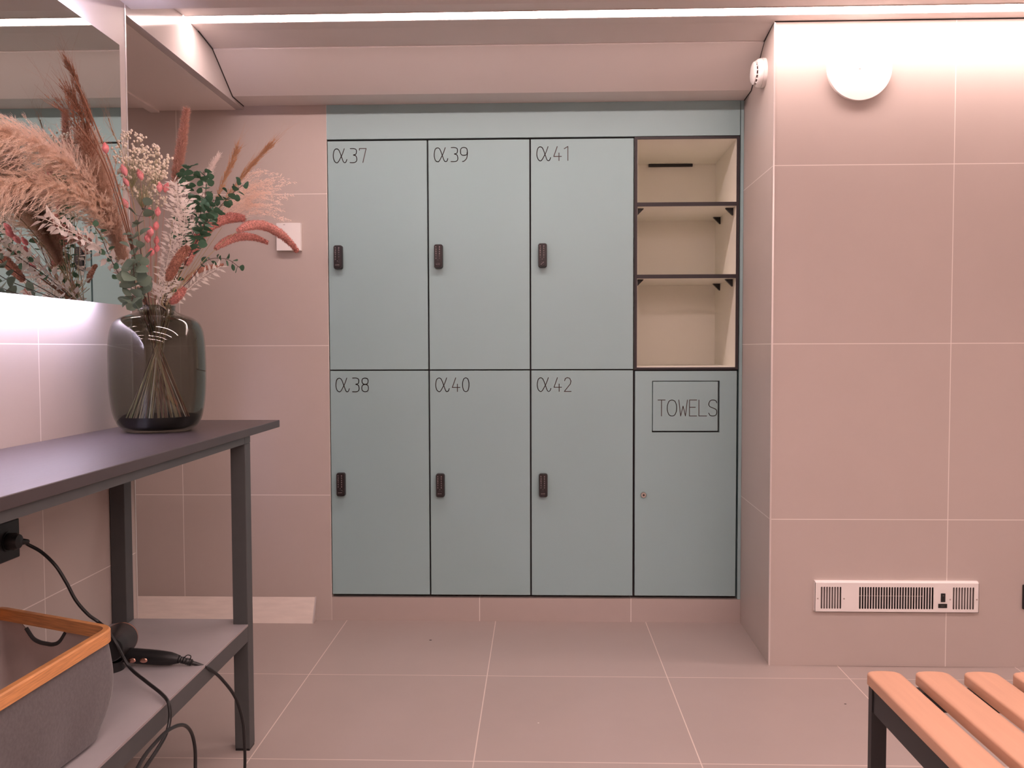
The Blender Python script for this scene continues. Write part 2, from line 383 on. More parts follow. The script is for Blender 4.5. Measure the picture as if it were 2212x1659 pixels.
# open shelf unit
t = thing('open_shelf_unit', ((XS[3]+XS[4])/2, YB+.2, ZM), 'open cream-lined shelf unit with dark edges at the top right of the locker bank', 'shelf')
x0, x1, yb = XS[3]+.0005, XS[4]-.0005, 3.83
m_ = MB(); m_.box(x0, .390, YF+.004, yb, ZM, ZT); m_.box(.774, x1, YF+.004, yb, ZM, ZT)
m_.prism([(YF+.004, 1.9080), (yb, 1.894), (yb, ZT), (YF+.004, ZT)], .390, .774, 'x'); m_.box(.390, .774, YF+.004, yb, ZM, 1.021); m_.box(x0, x1, yb, yb+.01, ZM, ZT)
m_.build('cabinet_body', M_cream, t)
m_ = MB(); m_.box(x0, .3885, YF-.002, YF+.0038, ZM, ZT); m_.box(.7745, x1, YF-.002, YF+.0038, ZM, ZT)
m_.box(.3885, .7745, YF-.002, YF+.0038, 1.9085, ZT); m_.box(.3885, .7745, YF-.002, YF+.0038, ZM, 1.0175)
m_.build('edge_frame', M_edge, t)
for z in (1.656, 1.3747):
    s = box(.3905, .7735, YF+.004, yb-.001, z-.007, z+.007).build('shelf', M_cream, t)
    box(.3885, .7745, YF-.001, YF+.0038, z-.0075, z+.0075).build('edge_strip', M_edge, s)
    for sx, xx in ((1, .3905), (-1, .7735)):
        for yy in (YB+.050, YB+.290):
            MB().prism([(xx, z-.008), (xx+sx*.030, z-.008), (xx+sx*.027, z-.012), (xx+sx*.003, z-.036), (xx, z-.037)], yy, yy+.014, 'y').build('shelf_bracket', M_black, t)
box(.482, .672, yb-.012, yb-.001, 1.882, 1.8935).build('vent_slot', M_black, t)  # thin black bar stands in for the vent slot at the back
# towel cabinet
x0, x1 = XS[3], XS[4]
t = thing('towel_cabinet', ((x0+x1)/2, YB+.2, ZB), 'pale teal cabinet with a TOWELS flap below the open shelves', 'cabinet')
box(x0+.0004, x1-.0004, YF+.019, YF+.38, ZB+.0004, ZM-.001).build('carcass', M_edge, t)
fx0, fx1, fz0, fz1 = .4492, .7144, .7605, .9645
dm = MB(); ax0, ax1, az0, az1 = x0+.0052, x1-.0050, ZB+.0050, ZM-.006
dm.box(ax0, fx0, YF, YF+.0185, az0, az1); dm.box(fx1, ax1, YF, YF+.0185, az0, az1)
dm.box(fx0, fx1, YF, YF+.0185, fz1, az1); dm.box(fx0, fx1, YF, YF+.0185, az0, fz0)
d = dm.build('door', M_door, t)
fl = box(fx0+.0028, fx1-.0062, YF+.001, YF+.0175, fz0+.0055, fz1-.0030).build('towel_flap', M_door, t, bevel=.002)
tx = MB(); text(tx, 'TOWELS', .4722, .8255, .0632, .0030, YF+.0004, gap=.135); tx.build('towels_lettering', M_letter, fl)
kh = MB().lathe([(.0116, 0), (.0116, .003), (.0092, .0062), (.0001, .0062)], (.4166, YF, .5115), (0, -1, 0), 24).build('cam_lock', M_steel, t, smooth=True)
MB().lathe([(.0040, 0), (.0040, .0008), (.0001, .0008)], (.4166, YF-.0062, .5115), (0, -1, 0), 12).build('keyhole', M_lock, kh)
tag(box(-.8335, .7865, YF, YF+.30, ZT+.0030, 2.0543).build('fascia_panel', M_door), 'long plain teal fascia panel across the top of the locker bank', 'panel')
tag(box(-.8335, .7865, YF+.008, YF+.30, ZT+.0003, ZT+.0028).build('shadow_gap_strip', M_edge), 'thin dark strip between the lockers and the fascia panel', 'strip')
tag(box(.7895, .8015, YF+.002, YF+.35, .0945, 2.0543).build('filler_strip', M_door), 'narrow vertical teal filler strip at the right end of the lockers', 'panel')

# ------------------------------------------------------------------ wall fittings
t = thing('room_sensor', (-.985, YB, 1.482), 'small white square room sensor on the back wall left of the lockers', 'sensor')
m_ = MB(); K = 12
front = [(-.0483+.0966*k/K, YB-.020-.0035*math.sin(math.pi*k/K)) for k in range(K+1)]
m_.prism([(-.985+x, y) for x, y in front]+[(-.985+.0483, YB), (-.985-.0483, YB)], 1.483, 1.5915, 'z')
h = fixn(m_.build('housing', M_white, t, bevel=.0012))
mk = MB()
for k in range(7): stroke(mk, [(-.985-.0190+k*.0029, 1.5845), (-.985-.0190+k*.0029+.0018, 1.5848)], .0019, YB-.0232)
mk.build('printed_name', mat('faint_print', (.20, .16, .15), .6), h)

t = thing('smoke_detector', (.797, 3.05, 2.049), 'round white smoke detector on the flank of the recess near the ceiling', 'smoke detector')
C0 = Vector((.7950, 3.108, 2.058)); AX = (-1, 0, 0)
MB().lathe([(.0498, 0), (.0502, .012), (.0001, .012)], C0, AX, 40).build('base_ring', M_white, t, smooth=True)
MB().lathe([(.0488, .0125), (.0493, .0165), (.0474, .024), (.0428, .030), (.0001, .030)], C0, AX, 40).build('body', M_white, t, smooth=True)
MB().lathe([(.0335, .030), (.0325, .037)], C0, AX, 40).build('sensor_chamber', mat('dark_maroon', (.06, .02, .025), .8), t, smooth=True)  # chamber between body and cap, dark maroon
MB().lathe([(.0001, .0355), (.0386, .0355), (.0386, .038), (.0344, .0415), (.0223, .044), (.0001, .0445)], C0, AX, 40).build('cap', M_white, t, smooth=True)
rb = MB()
for k in range(16):
    a = 2*math.pi*k/16; ca, sa = math.cos(a), math.sin(a)
    u = Vector((0, ca, sa)); v_ = Vector((0, -sa, ca))*.0014; ex = Vector((-1, 0, 0))
    p = [C0+u*.0335+ex*.0295, C0+u*.0432+ex*.0295, C0+u*.0383+ex*.0365, C0+u*.0335+ex*.0365]
    rb.add([q-v_ for q in p]+[q+v_ for q in p], [(0, 1, 2, 3), (7, 6, 5, 4), (0, 4, 5, 1), (1, 5, 6, 2), (2, 6, 7, 3)])
rb.build('grille_ribs', M_white, t)

t = thing('round_wall_cover', (1.0726, YP, 2.0258), 'large flat round white cover disc high on the right wall', 'wall cover')
cd = Vector((1.0726, YP, 2.0245))
MB().lathe([(.1065, .0), (.1070, .010), (.1060, .0118), (.0001, .0118)], cd, (0, -1, 0), 72).build('disc', M_white, t, smooth=True)
lg = MB().lathe([(.0048, .0118), (.0042, .0128), (.0001, .0128)], cd+Vector((-.001, 0, .001)), (0, -1, 0), 20); lg.build('embossed_emblem', M_white, t, smooth=True)

t = thing('fan_heater', (1.222, YP, .19), 'long white slotted fan heater set low in the right wall', 'heater')
hx0, hx1, hz0, hz1 = .9434, 1.4935, .192, .2945; hy = YP-.016
def hx(u): return hx0+(u-85)/(1748-85)*(hx1-hx0)       # from the heater's own front, 85..1748
def hz(v): return hz1-(v-110)/(425-110)*(hz1-hz0)
m_ = MB(); zt, zb = hz(158), hz(392)
m_.box(hx0, hx1, hy, hy+.0012, zt, hz1-.002); m_.box(hx0, hx1, hy, hy+.0012, hz0, zb)
groups = [(142, 352, 8), (534, 1289, 28), (1485, 1700, 8)]; prev = hx0; slots = []
for a, b_, n_ in groups:
    pitch = (b_-a-18)/(n_-1)
    for k in range(n_):
        l0, r0 = hx(a+k*pitch), hx(a+k*pitch+18); slots.append((l0, r0)); m_.box(prev, l0, hy, hy+.0012, zb, zt); prev = r0
m_.box(prev, hx1, hy, hy+.0012, zb, zt)
m_.add([(hx0, hy, hz1-.002), (hx1, hy, hz1-.002), (hx1-.003, hy+.004, hz1+.003), (hx0, hy+.004, hz1+.003)], [(0, 1, 2, 3)])
for (a, b_, c_, d_) in ((hx0, hx0+.0012, hz0, hz1), (hx1-.0012, hx1, hz0, hz1)): m_.box(a, b_, hy, YP, c_, d_)
m_.box(hx0, hx1, hy+.004, YP, hz1+.0015, hz1+.003); m_.box(hx0, hx1, hy, YP, hz0, hz0+.0012)
rr = (slots[0][1]-slots[0][0])/2
for l0, r0 in slots:       # rounded slot ends
    for zc, s in ((zt, -1), (zb, 1)):
        cx = (l0+r0)/2
        for sg in (-1, 1):
            pts = [(cx+sg*rr, zc), (cx+sg*rr, zc+s*rr)] + [(cx+sg*rr*math.cos(a*math.pi/8), zc+s*rr*(1-math.sin(a*math.pi/8))) for a in range(0, 5)]
            m_.add([(x, hy, z) for x, z in [(cx+sg*rr, zc)]+[(cx+sg*rr*math.cos(a*math.pi/8), zc+s*rr*(1-math.sin(a*math.pi/8))) for a in range(0, 5)]], [(0, 1, 2, 3, 4, 5)])
m_.build('front_grille', M_white, t)
box(hx(525), hx(1298), YP-.006, YP-.001, zb-.002, zt+.002).build('heating_chamber', M_lock, t)
M_gip = mat('grey_inner_plate', (.22, .19, .18), .6)
for a, b_ in ((130, 362), (1475, 1712)): box(hx(a), hx(b_), YP-.004, YP-.001, zb-.002, zt+.002).build('side_vent_backing', M_gip, t)
box(hx(540), hx(1200), YP-.009, YP-.007, hz(262), hz(257)).build('heating_wire', M_steel, t)
for u, v in ((112, 284), (381, 284), (1459, 286), (1729, 286)):
    MB().lathe([(.0028, 0), (.0024, .0014), (.0001, .0018)], (hx(u), hy, hz(v)), (0, -1, 0), 12).build('screw', M_steel, t, smooth=True)
for u, v, a, b_ in ((1385, 267, .0075, .0148), (1382, 353, .0148, .0072)):
    s = box(hx(u)-a, hx(u)+a, hy-.0025, hy, hz(v)-b_, hz(v)+b_).build('rocker_switch', M_black, t, bevel=.0008)
    mk = MB()
    if a > b_: 
        for k, ch in enumerate('101'): text(mk, ch, hx(u)-.006+k*.0045, hz(v)-.0017, .0034, .0007, hy-.0028)
    else: stroke(mk, [(hx(u)-.002, hz(v)+.008), (hx(u)+.002, hz(v)+.008)], .0012, hy-.0028); stroke(mk, [(hx(u)-.002, hz(v)+.006), (hx(u)+.002, hz(v)+.006)], .0008, hy-.0028)
    mk.build('switch_marking', mat('grey_print', (.25, .22, .22), .5) if 'grey_print' not in bpy.data.materials else bpy.data.materials['grey_print'], s)

def outlet(name, c, face, label):
    t = thing(name, c, label, 'power socket'); x, y, z = c
    if face == 'y':
        box(x-.0425, x+.0425, y-.010, y, z-.0425, z+.0425).build('cover_plate', M_black, t, bevel=.003)
        MB().lathe([(.0215, .010), (.0215, .0112), (.019, .0112), (.019, .003), (.0001, .003)], c, (0, -1, 0), 32).build('socket_well', M_black, t, smooth=True)
    else:
        box(x, x+.010, y-.0435, y+.0435, z-.0435, z+.0435).build('cover_plate', M_black, t, bevel=.003)
        MB().lathe([(.0225, .010), (.0225, .0116), (.0195, .0116), (.0195, .0104), (.0001, .0104)], c, (1, 0, 0), 32).build('socket_well', M_black, t, smooth=True)
    return t
outlet('power_socket', (1.6885, YP, .2443), 'y', 'black power socket at the right edge, beside the fan heater')
outlet('power_socket', (XL, 1.832, .6785), 'x', 'black power socket on the left wall under the console table')

# ------------------------------------------------------------------ console table
t = thing('console_table', (-.975, 1.0, 0), 'dark grey metal-framed console table with a lower shelf along the left wall', 'table')
TY0, TY1 = -.25, 2.578
box(XL+.004, -.779, TY0, TY1, .860, .8815).build('tabletop', M_top, t, bevel=.0012, seg=1)
legs = [(-.8285, 2.294), (-1.161, 2.294), (-.8285, 0.0), (-1.161, 0.0)]
for x, y in legs:
    lo = box(x, x+.0405, y, y+.042, .006, .8395).build('leg', M_dgrey, t, bevel=.0015)
    box(x+.001, x+.0395, y+.001, y+.041, 0, .0059).build('foot_cap', M_black, lo)
m_ = box(-.8285, -.7885, .042, 2.2938, .8400, .8598); m_.box(-1.161, -1.1210, .042, 2.2938, .8400, .8598)
m_.box(-1.161, -.7880, 2.294, 2.336, .8400, .8598); m_.box(-1.161, -.7880, 0, .042, .8400, .8598)
m_.build('upper_frame', M_dgrey, t)
m_ = box(-.8280, -.7885, .043, 2.2935, .3025, .3445); m_.box(-1.1605, -1.1210, .043, 2.2935, .3025, .3445); m_.box(-1.120, -.829, 2.296, 2.334, .3025, .3445)
m_.build('lower_frame', M_dgrey, t)
m_ = MB(); m_.box(-1.161, -.7895, .043, 2.2935, .3446, .3495); m_.box(-1.120, -.829, 2.2935, 2.338, .3446, .3495)
s = m_.build('lower_shelf', M_shelf, t)
box(-.7893, -.7875, .043, 2.2935, .3446, .3497).build('edge_strip', M_shelfedge, s)

# ------------------------------------------------------------------ bench
t = thing('slatted_bench', (.83, .9, 0), 'slatted bench of rounded peach wooden slats on a black steel frame', 'bench')
BY0, BY1, BZ = .35, 1.708, .4505
for k in range(4):
    xa = .6435+k*.0940; wv = .0675; pr = []
    for a, b_ in ((0, .0), (0, .76), (.012, .87), (.05, .945), (.15, .985), (.35, 1.0), (.5, 1.004), (.65, 1.0), (.85, .985), (.95, .945), (.988, .87), (1, .76), (1, 0)): pr.append((xa+a*wv, .4350+b_*.0218))
    n_ = len(pr); vs = []; xc = xa+wv/2
    stations = [(BY0, .0, 0), (BY0, .6, .003), (BY0-.0, 1, .01)]
    ys = [(BY1, .90, .88), (BY1-.0015, .955, .95), (BY1-.005, .99, .985), (BY1-.010, 1, 1), (BY0, 1, 1)]
    for yy, sx, sz in ys:
        for px, pz in pr:
            q = (px-xc)/(wv/2); rd = .010*(q*q)**2 if yy > BY1-.011 else 0      # ends bow out a little in the middle
            vs.append((xc+(px-xc)*sx, yy-rd, .4350+(pz-.4350)*sz if pz > .4385 else pz))
    fs = [(j*n_+i, j*n_+(i+1) % n_, (j+1)*n_+(i+1) % n_, (j+1)*n_+i) for j in range(len(ys)-1) for i in range(n_)] + [tuple(range(n_)), tuple(range((len(ys)-1)*n_, len(ys)*n_))]
    fixn(MB().add(vs, fs).build('slat', M_bench, t, smooth=True))
xe = .6435+3*.0940+.0675
for x, y in ((.6485, 1.680), (xe-.0345, 1.680), (.6485, .42), (xe-.0345, .42)):
    lo = box(x, x+.0295, y, y+.018, .004, .4347).build('leg', M_bframe, t, bevel=.001)
    box(x, x+.0295, y, y+.018, 0, .0038).build('foot_cap', M_black, lo)
for x in (.6510, xe-.032): box(x, x+.025, .4385, 1.6795, .3830, .4347).build('side_rail', M_bframe, t)
for y in (1.652, .440): box(.6765, xe-.0325, y, y+.026, .396, .4347).build('cross_rail', M_bframe, t)

# crumbs lying on the floor
for u, v, r, m_, lb_ in ((930, 1383, .0035, M_lock, 'tiny dark chip on the floor in front of the lockers'), (1826, 1521, .0025, M_lock, 'tiny dark fleck on the floor left of the bench'), (1163, 1562, .0018, M_white, 'tiny white speck on the floor in the middle of the room')):
    d = P(u, v, 1.0)-Vector((0, 0, EYE)); q = Vector((0, 0, EYE))+d*(-EYE/d.z)
    c_ = MB().lathe([(.0001, 0), (r, .0002), (r*.8, r*.35), (.0001, r*.5)], (q.x, q.y, .0001), (0, 0, 1), 7); c_.v = [(q.x+(x-q.x)*1.6, y, z) for x, y, z in c_.v]
    tag(c_.build('floor_crumb', m_), lb_, 'crumb')

# ------------------------------------------------------------------ storage basket on the lower shelf
def loop_pts(cs, r, n_=6):       # rounded polygon through corners cs (x, y), counter-clockwise
    out = []; m_ = len(cs)
    for i in range(m_):
        p, a, b_ = Vector(cs[i]), Vector(cs[i-1]), Vector(cs[(i+1) % m_])
        u, v_ = (a-p).normalized(), (b_-p).normalized(); p0, p1 = p+u*r, p+v_*r
        for k in range(n_+1):
            t = k/n_; out.append(p0*(1-t)**2 + p*2*t*(1-t) + p1*t*t)
        L = (b_-p).length - 2*r
        for k in range(1, 14): out.append(p1 + v_*L*k/14)
    return out
t = thing('storage_basket', (-.965, 1.50, .3495), 'grey felt storage basket with a bamboo rim on the lower shelf of the console table', 'basket')
rimc = [(-.830, 1.655), (-1.148, 1.785), (-1.156, 1.32), (-.850, 1.235)]; RZ = .5525
outer = loop_pts(rimc, .034); cc = sum((Vector(p) for p in rimc), Vector((0, 0)))/4
def inset(pts, d):
    o = []; n_ = len(pts)
    for i in range(n_):
        tg = (pts[(i+1) % n_]-pts[i-1]).normalized(); nr = Vector((-tg.y, tg.x))
        o.append(pts[i]+nr*d)
    return o
inn = inset(outer, .0135)
if (inn[0]-cc).length > (outer[0]-cc).length: inn = inset(outer, -.0135)
n_ = len(outer); vs = []
for pts, z in ((outer, RZ-.025), (outer, RZ-.003), (inset(outer, .0028) if (inset(outer, .0028)[0]-cc).length < (outer[0]-cc).length else inset(outer, -.0028), RZ), (inn, RZ), (inn, RZ-.025)):
    vs += [(p.x, p.y, z) for p in pts]
fs = [(j*n_+i, j*n_+(i+1) % n_, ((j+1) % 5)*n_+(i+1) % n_, ((j+1) % 5)*n_+i) for j in range(5) for i in range(n_)]
fixn(MB().add(vs, fs).build('bamboo_rim', M_bamboo, t, smooth=True))
basec = [(-.832, 1.602), (-1.085, 1.70), (-1.105, 1.345), (-.860, 1.285)]
base = loop_pts(basec, .06); mid = inset(outer, .006) if (inset(outer, .006)[0]-cc).length < (outer[0]-cc).length else inset(outer, -.006)
slot = []
def body(off, z_low, name, m_, keep=False):
    vs = []; R_ = 12
    for j in range(R_+1):
        f = j/R_
        for i in range(n_):
            a, b_ = mid[i], base[i]; g = f**3.0
            q = a*(1-g)+b_*g; d = (q-cc).normalized()
            bulge = .010*math.sin(math.pi*min(1, f*1.05))*(1+.5*math.sin(i*.9)*f)
            q = q + d*(bulge-off)
            top = RZ-.022; sx = (a.x+1.012)/.060
            if a.y > 1.66 and abs(sx) < 1.0: top -= .038*(1-abs(sx)**3.2)
            z = top + (z_low-top)*(1-(1-f)**1.25 if f > .9 else f)
            if j == R_: q = q*.0+base[i]-((base[i]-cc).normalized()*.012)
            vs.append((q.x, q.y, z))
            if j == 0 and keep and a.y > 1.66 and abs(sx) < 1.02: slot.append((q.x, q.y, z))
    fs = [(j*n_+i, j*n_+(i+1) % n_, (j+1)*n_+(i+1) % n_, (j+1)*n_+i) for j in range(R_) for i in range(n_)] + [tuple(range(R_*n_, (R_+1)*n_))]
    return MB().add(vs, fs).build(name, m_, t, smooth=True)
body(0, .3500, 'fabric_body', M_fabric, True); body(.0025, .3525, 'lining', M_lining)
MB().tube(spline(slot, 40), .0042, 8).build('handle_binding', M_binding, t, smooth=True)

# ------------------------------------------------------------------ hair dryer with cord
t = thing('hair_dryer', (-.94, 2.0, .3495), 'black and rose gold hair dryer behind the basket, its cord plugged into the wall', 'hair dryer')
N_, F_ = P(238, 1404, 1.90), P(263, 1378, 2.045); ax = (F_-N_).normalized(); L = (F_-N_).length
hd = MB().lathe([(.0001, 0), (.026, 0), (.028, .004), (.031, L*.35), (.036, L*.7), (.0375, L*.86), (.0375, L)], N_, ax, 40).build('barrel', M_black, t, smooth=True)
MB().lathe([(.0380, 0), (.0385, .004), (.0380, .011), (.0365, .0125)], N_+ax*(L*.90), ax, 40).build('rose_gold_ring', M_rose, t, smooth=True)
MB().lathe([(.0365, 0), (.036, .008), (.030, .016), (.0001, .018)], N_+ax*(L*.90+.0126), ax, 40).build('rear_filter', M_black, t, smooth=True)
MB().lathe([(.022, 0), (.024, -.014), (.034, -.03), (.0345, -.034), (.032, -.034), (.0001, -.022)], P(243, 1422, 1.955), (.25, -.15, 1), 32).build('nozzle', M_black, t, smooth=True)
h0, h1 = P(246, 1413, 1.985), P(387, 1424, 1.985); hp = [h0+(h1-h0)*k/8 for k in range(9)]
h = MB().tube(hp, [.0150, .0165, .0172, .0176, .0176, .0174, .0168, .0150, .0095], 20).build('handle', M_black, t, smooth=True)
for u in (292, 317):
    c0 = P(u, 1421, 1.985); c0 = Vector((c0.x, c0.y-.0158, c0.z))
    kb = MB().lathe([(.0060, 0), (.0062, .0024), (.0046, .0042), (.0001, .0045)], c0+Vector((0, .001, 0)), (0, -1, 0), 20)
    kb.v = [(c0.x+(x-c0.x)*1.5, y, z) for x, y, z in kb.v]; kb.build('switch_button', M_rose, h, smooth=True)
sr = [P(386, 1424, 1.985), P(402, 1428, 1.985), P(420, 1433, 1.99), P(444, 1441, 1.995)]
rel = MB().tube(spline(sr, 20), [.0072+.0012*(k % 2) if k < 12 else .0062-.0001*k for k in range(21)], 12).build('strain_relief', M_black, t, smooth=True)
lp = [P(398, 1420, 1.985), P(405, 1415, 1.98), P(412, 1417, 1.98), P(411, 1424, 1.985)]
MB().tube(spline(lp, 12), .0012, 6).build('hanging_loop', M_black, rel, smooth=True)
def onfloor(x, y): return Vector((x, y, .0045))
def PX(u, v, X):
    d = P(u, v, 1.0)-Vector((0, 0, EYE)); return Vector((0, 0, EYE)) + d*(X/d.x)
cpts = [Vector((XL+.033, 1.857, .672)), P(60, 1176, 1.87), P(90, 1193, 1.88), P(120, 1222, 1.88), P(143, 1258, 1.885), P(164, 1297, 1.89), P(190, 1327, 1.90), P(212, 1343, 1.91),
        P(232, 1361, 1.90), P(252, 1392, 1.90), P(268, 1423, 1.885), P(286, 1448, 1.875), P(318, 1474, 1.835), P(346, 1496, 1.800), PX(362, 1514, -.780), PX(367, 1535, -.772), PX(366, 1560, -.770), PX(358, 1587, -.768),
        PX(338, 1622, -.766), PX(310, 1665, -.77), PX(275, 1730, -.78), onfloor(-.84, 1.42), onfloor(-.92, 1.30), onfloor(-1.0, 1.36), onfloor(-.92, 1.50),
        PX(262, 1760, -.75), PX(282, 1695, -.75), PX(308, 1640, -.752), PX(338, 1602, -.752), PX(366, 1576, -.752), PX(394, 1566, -.752), PX(412, 1580, -.75), PX(421, 1615, -.75), PX(422, 1665, -.75),
        PX(421, 1760, -.74), onfloor(-.70, 1.86), onfloor(-.66, 1.92), onfloor(-.63, 2.02), onfloor(-.655, 2.09), P(524, 1700, 2.10), P(529, 1655, 2.10), P(528, 1600, 2.10), P(524, 1555, 2.10), P(508, 1506, 2.09),
        P(480, 1468, 2.055), P(456, 1447, 2.02), P(443, 1441, 1.998)]
MB().tube(spline(cpts, 420), .0038, 8).build('power_cord', M_black, t, smooth=True)
pl = MB().lathe([(.0185, 0), (.0188, .016), (.015, .024), (.0001, .026)], (XL+.011, 1.832, .6785), (1, 0, 0), 28)
pl.tube([Vector((XL+.026, 1.835, .678)), Vector((XL+.031, 1.850, .674)), Vector((XL+.033, 1.866, .671))], [.0085, .0072, .0050], 12)
pl.build('plug', M_black, t, smooth=True)

# ------------------------------------------------------------------ vase
VC = P(341, 800, 2.235); VX, VY = VC.x, 2.235; K = 2.235/F_PX
vy = lambda v: P(341, v, VY).z
prof = [(40, 661), (38.5, 667), (41, 673), (55, 679), (74, 686), (87, 696), (95, 712), (99, 738), (100.5, 775), (100.5, 820), (98, 858), (92.5, 890), (82, 913), (66, 926)]
pz = [(r*K, vy(v)) for r, v in prof]; z_base = .8820
pz = [(r, max(z, z_base)) for r, z in pz]; zmin = pz[-1][1]
pz = [(r, z_base + (z-zmin)*(pz[0][1]-z_base)/(pz[0][1]-zmin)) for r, z in pz]
t = thing('glass_vase', (VX, VY, z_base), 'large rounded smoky grey glass vase on the end of the console table', 'vase')
sm = spline([(r, 0, z) for r, z in pz], 60); wl_ = .0035
outp = [(p.x, p.z-z_base) for p in sm]; inp = [(max(.001, p.x-wl_), p.z-z_base) for p in sm if p.z-z_base > .013]
pr = [(.0001, 0)] + outp[::-1] + [(outp[0][0]-wl_*.5, outp[0][1]+.0012)] + inp + [(.0001, .013)]
fixn(MB().lathe(pr, (VX, VY, z_base+.0002), (0, 0, 1), 96).build('glass_body', M_glass, t, smooth='all'))
MB().lathe([(.0001, .0045), (.062, .0045), (.078, .0095), (.0895, .0195), (.0985, .033), (.1000, .040), (.09, .034), (.07, .029), (.0001, .026)], (VX, VY, z_base), (0, 0, 1), 64).build('thick_glass_base', M_gbase, t, smooth=True)

# ------------------------------------------------------------------ dried bouquet: every stem is a thing
rnd = random.Random(7); XLIM = -1.104
def rv(s=1.0): return Vector((rnd.gauss(0, 1), rnd.gauss(0, 1), rnd.gauss(0, 1)))*s
def ribbon(mb, pts, w0, w1, side=None):
    d = pts[-1]-pts[0]; s = d.cross(rv()) if side is None else side
    if s.length < 1e-9: return
    s.normalize(); vs = []; m_ = len(pts)
    for i, p in enumerate(pts):
        wd = (w0+(w1-w0)*i/(m_-1))/2
        a, b_ = p-s*wd, p+s*wd; a.x = max(a.x, XLIM); b_.x = max(b_.x, XLIM); vs += [a, b_]
    mb.add(vs, [(2*i, 2*i+1, 2*i+3, 2*i+2) for i in range(m_-1)])
def frame(path, t_):
    f = t_*(len(path)-1); i = min(int(f), len(path)-2); p = path[i].lerp(path[i+1], f-i); tg = (path[i+1]-path[i]).normalized()
    u = tg.orthogonal().normalized(); return p, tg, u, tg.cross(u)
DOWN = Vector((0, 0, -1))
M_f = {
 'pampas': soft('pampas_fluff', (.97, .83, .72), .9, .45), 'reed': soft('reed_fluff', (.66, .46, .35), .9, .3), 'brown': soft('brown_seed', (.34, .17, .11), .8, .2),
 'stem': mat('straw_stem', (.50, .40, .24), .7), 'gstem': mat('green_straw_stem', (.38, .38, .21), .7), 'bud': mat('cream_buds', (.95, .86, .72), .7), 'pink': mat('pink_seed_head', (.95, .40, .42), .75),
 'fox': soft('foxtail_fur', (.66, .40, .32), .85, .2), 'white': soft('bleached_leaves', (.98, .93, .88), .65, .45), 'wplume': soft('pale_plume', (.98, .90, .86), .85, .35),
 'wheat': mat('wheat_awn', (.56, .32, .18), .8), 'fluff': soft('pinkish_panicle', (.93, .77, .68), .85, .3), 'red': mat('red_millet', (.60, .275, .24), .9, noise=.45, scale=230, spec=.2),
 'rust': mat('rust_millet', (.50, .26, .19), .9, noise=.4, scale=260, spec=.2), 'green': soft('eucalyptus_leaf', (.085, .185, .115), .6, .2), 'green2': soft('grey_eucalyptus_leaf', (.16, .225, .17), .6, .15), 'dstem': mat('dark_twig', (.09, .05, .04), .7),
 'pstem': mat('pink_straw', (.58, .30, .23), .7)}
def stem_path(pts, n_=30):
    """from the foot inside the vase through the neck, then the given (u, v, Y) photo points"""
    q = [P(*p) for p in pts]; d = q[0].x-VX; d = max(-.031, min(.031, d)); yo = max(-.031, min(.031, q[0].y-VY)) + rnd.uniform(-.006, .006)
    if d*d+yo*yo > .032**2: yo = math.copysign(math.sqrt(max(0, .032**2-d*d)), yo)
    neck = Vector((VX+d, VY+yo, 1.178)); k = rnd.uniform(1.6, 3.0)
    bx, by = -d*k+rnd.uniform(-.026, .026), -yo*k+rnd.uniform(-.035, .035); r = math.hypot(bx, by)
    if r > .080: bx, by = bx*.080/r, by*.080/r
    bot = Vector((VX+bx, VY+by, z_base+.033)); midp = (bot+neck)/2 + Vector((rnd.uniform(-.004, .004), rnd.uniform(-.004, .004), 0))
    q2 = [p for p in q if p.z > 1.20]
    full = [bot, midp, neck, neck + (neck-midp).normalized()*.012] + q2
    full = [bot, midp, neck] + q2
    for p in full: p.x = max(p.x, XLIM+.006)
    return spline(full, n_), q
def flower(name, label, cat, pts, stem_r=.0011, m_='stem', grp=None, cut=None):
    path, q = stem_path(pts)
    t = thing(name, path[0], label, cat, grp)
    k = len(path) if cut is None else max(4, int(len(path)*cut))
    MB().tube(path[:k], [stem_r*(1-.45*i/len(path)) for i in range(k)], 6).build('stem', M_f[m_], t, smooth=True)
    return t, path
def head_path(pts, n_=30): 
    p = spline([P(*q) for q in pts], n_)
    for a in p: a.x = max(a.x, XLIM+.004)
    return p

def pampas(label, pts, hp, wid, m_='pampas', n_b=340, hl=.016, n_h=24, name='pampas_plume', sweep=.8, droop=.3, hw=.0006, curl=.3):
    t, path = flower(name, label, 'dried flower', pts, .0016)
    hpth = head_path(hp); mb = MB()
    for b in range(n_b):
        s_ = rnd.random(); p, tg, u, w_ = frame(hpth, s_); a = rnd.uniform(0, 2*math.pi)
        rad = u*math.cos(a)+w_*math.sin(a); W = wid*(math.sin(math.pi*min(1, .12+s_*.80))**.7)
        L = W*rnd.uniform(.7, 1.5); d = (tg*sweep + rad*rnd.uniform(.35, .95)).normalized()
        br = [p, p+d*L*.55+DOWN*L*.05, p+d*L*1.05+tg*L*.35+DOWN*L*droop+rv(L*.05)]
        ribbon(mb, br, hw*1.3, hw*.5)
        for k in range(n_h):
            f = rnd.random(); base = br[0].lerp(br[1], f*2) if f < .5 else br[1].lerp(br[2], f*2-1)
            hd = (d+rv(.42 if curl > .5 else .24)+tg*.45).normalized(); l_ = hl*rnd.uniform(.5, 1.25)
            m1 = base+hd*l_*.5+rv(l_*curl*.35); ribbon(mb, [base, m1, base+hd*l_+rv(l_*curl)+DOWN*l_*.15], hw, hw*.25)
    mb.build('plume', M_f[m_], t); return t
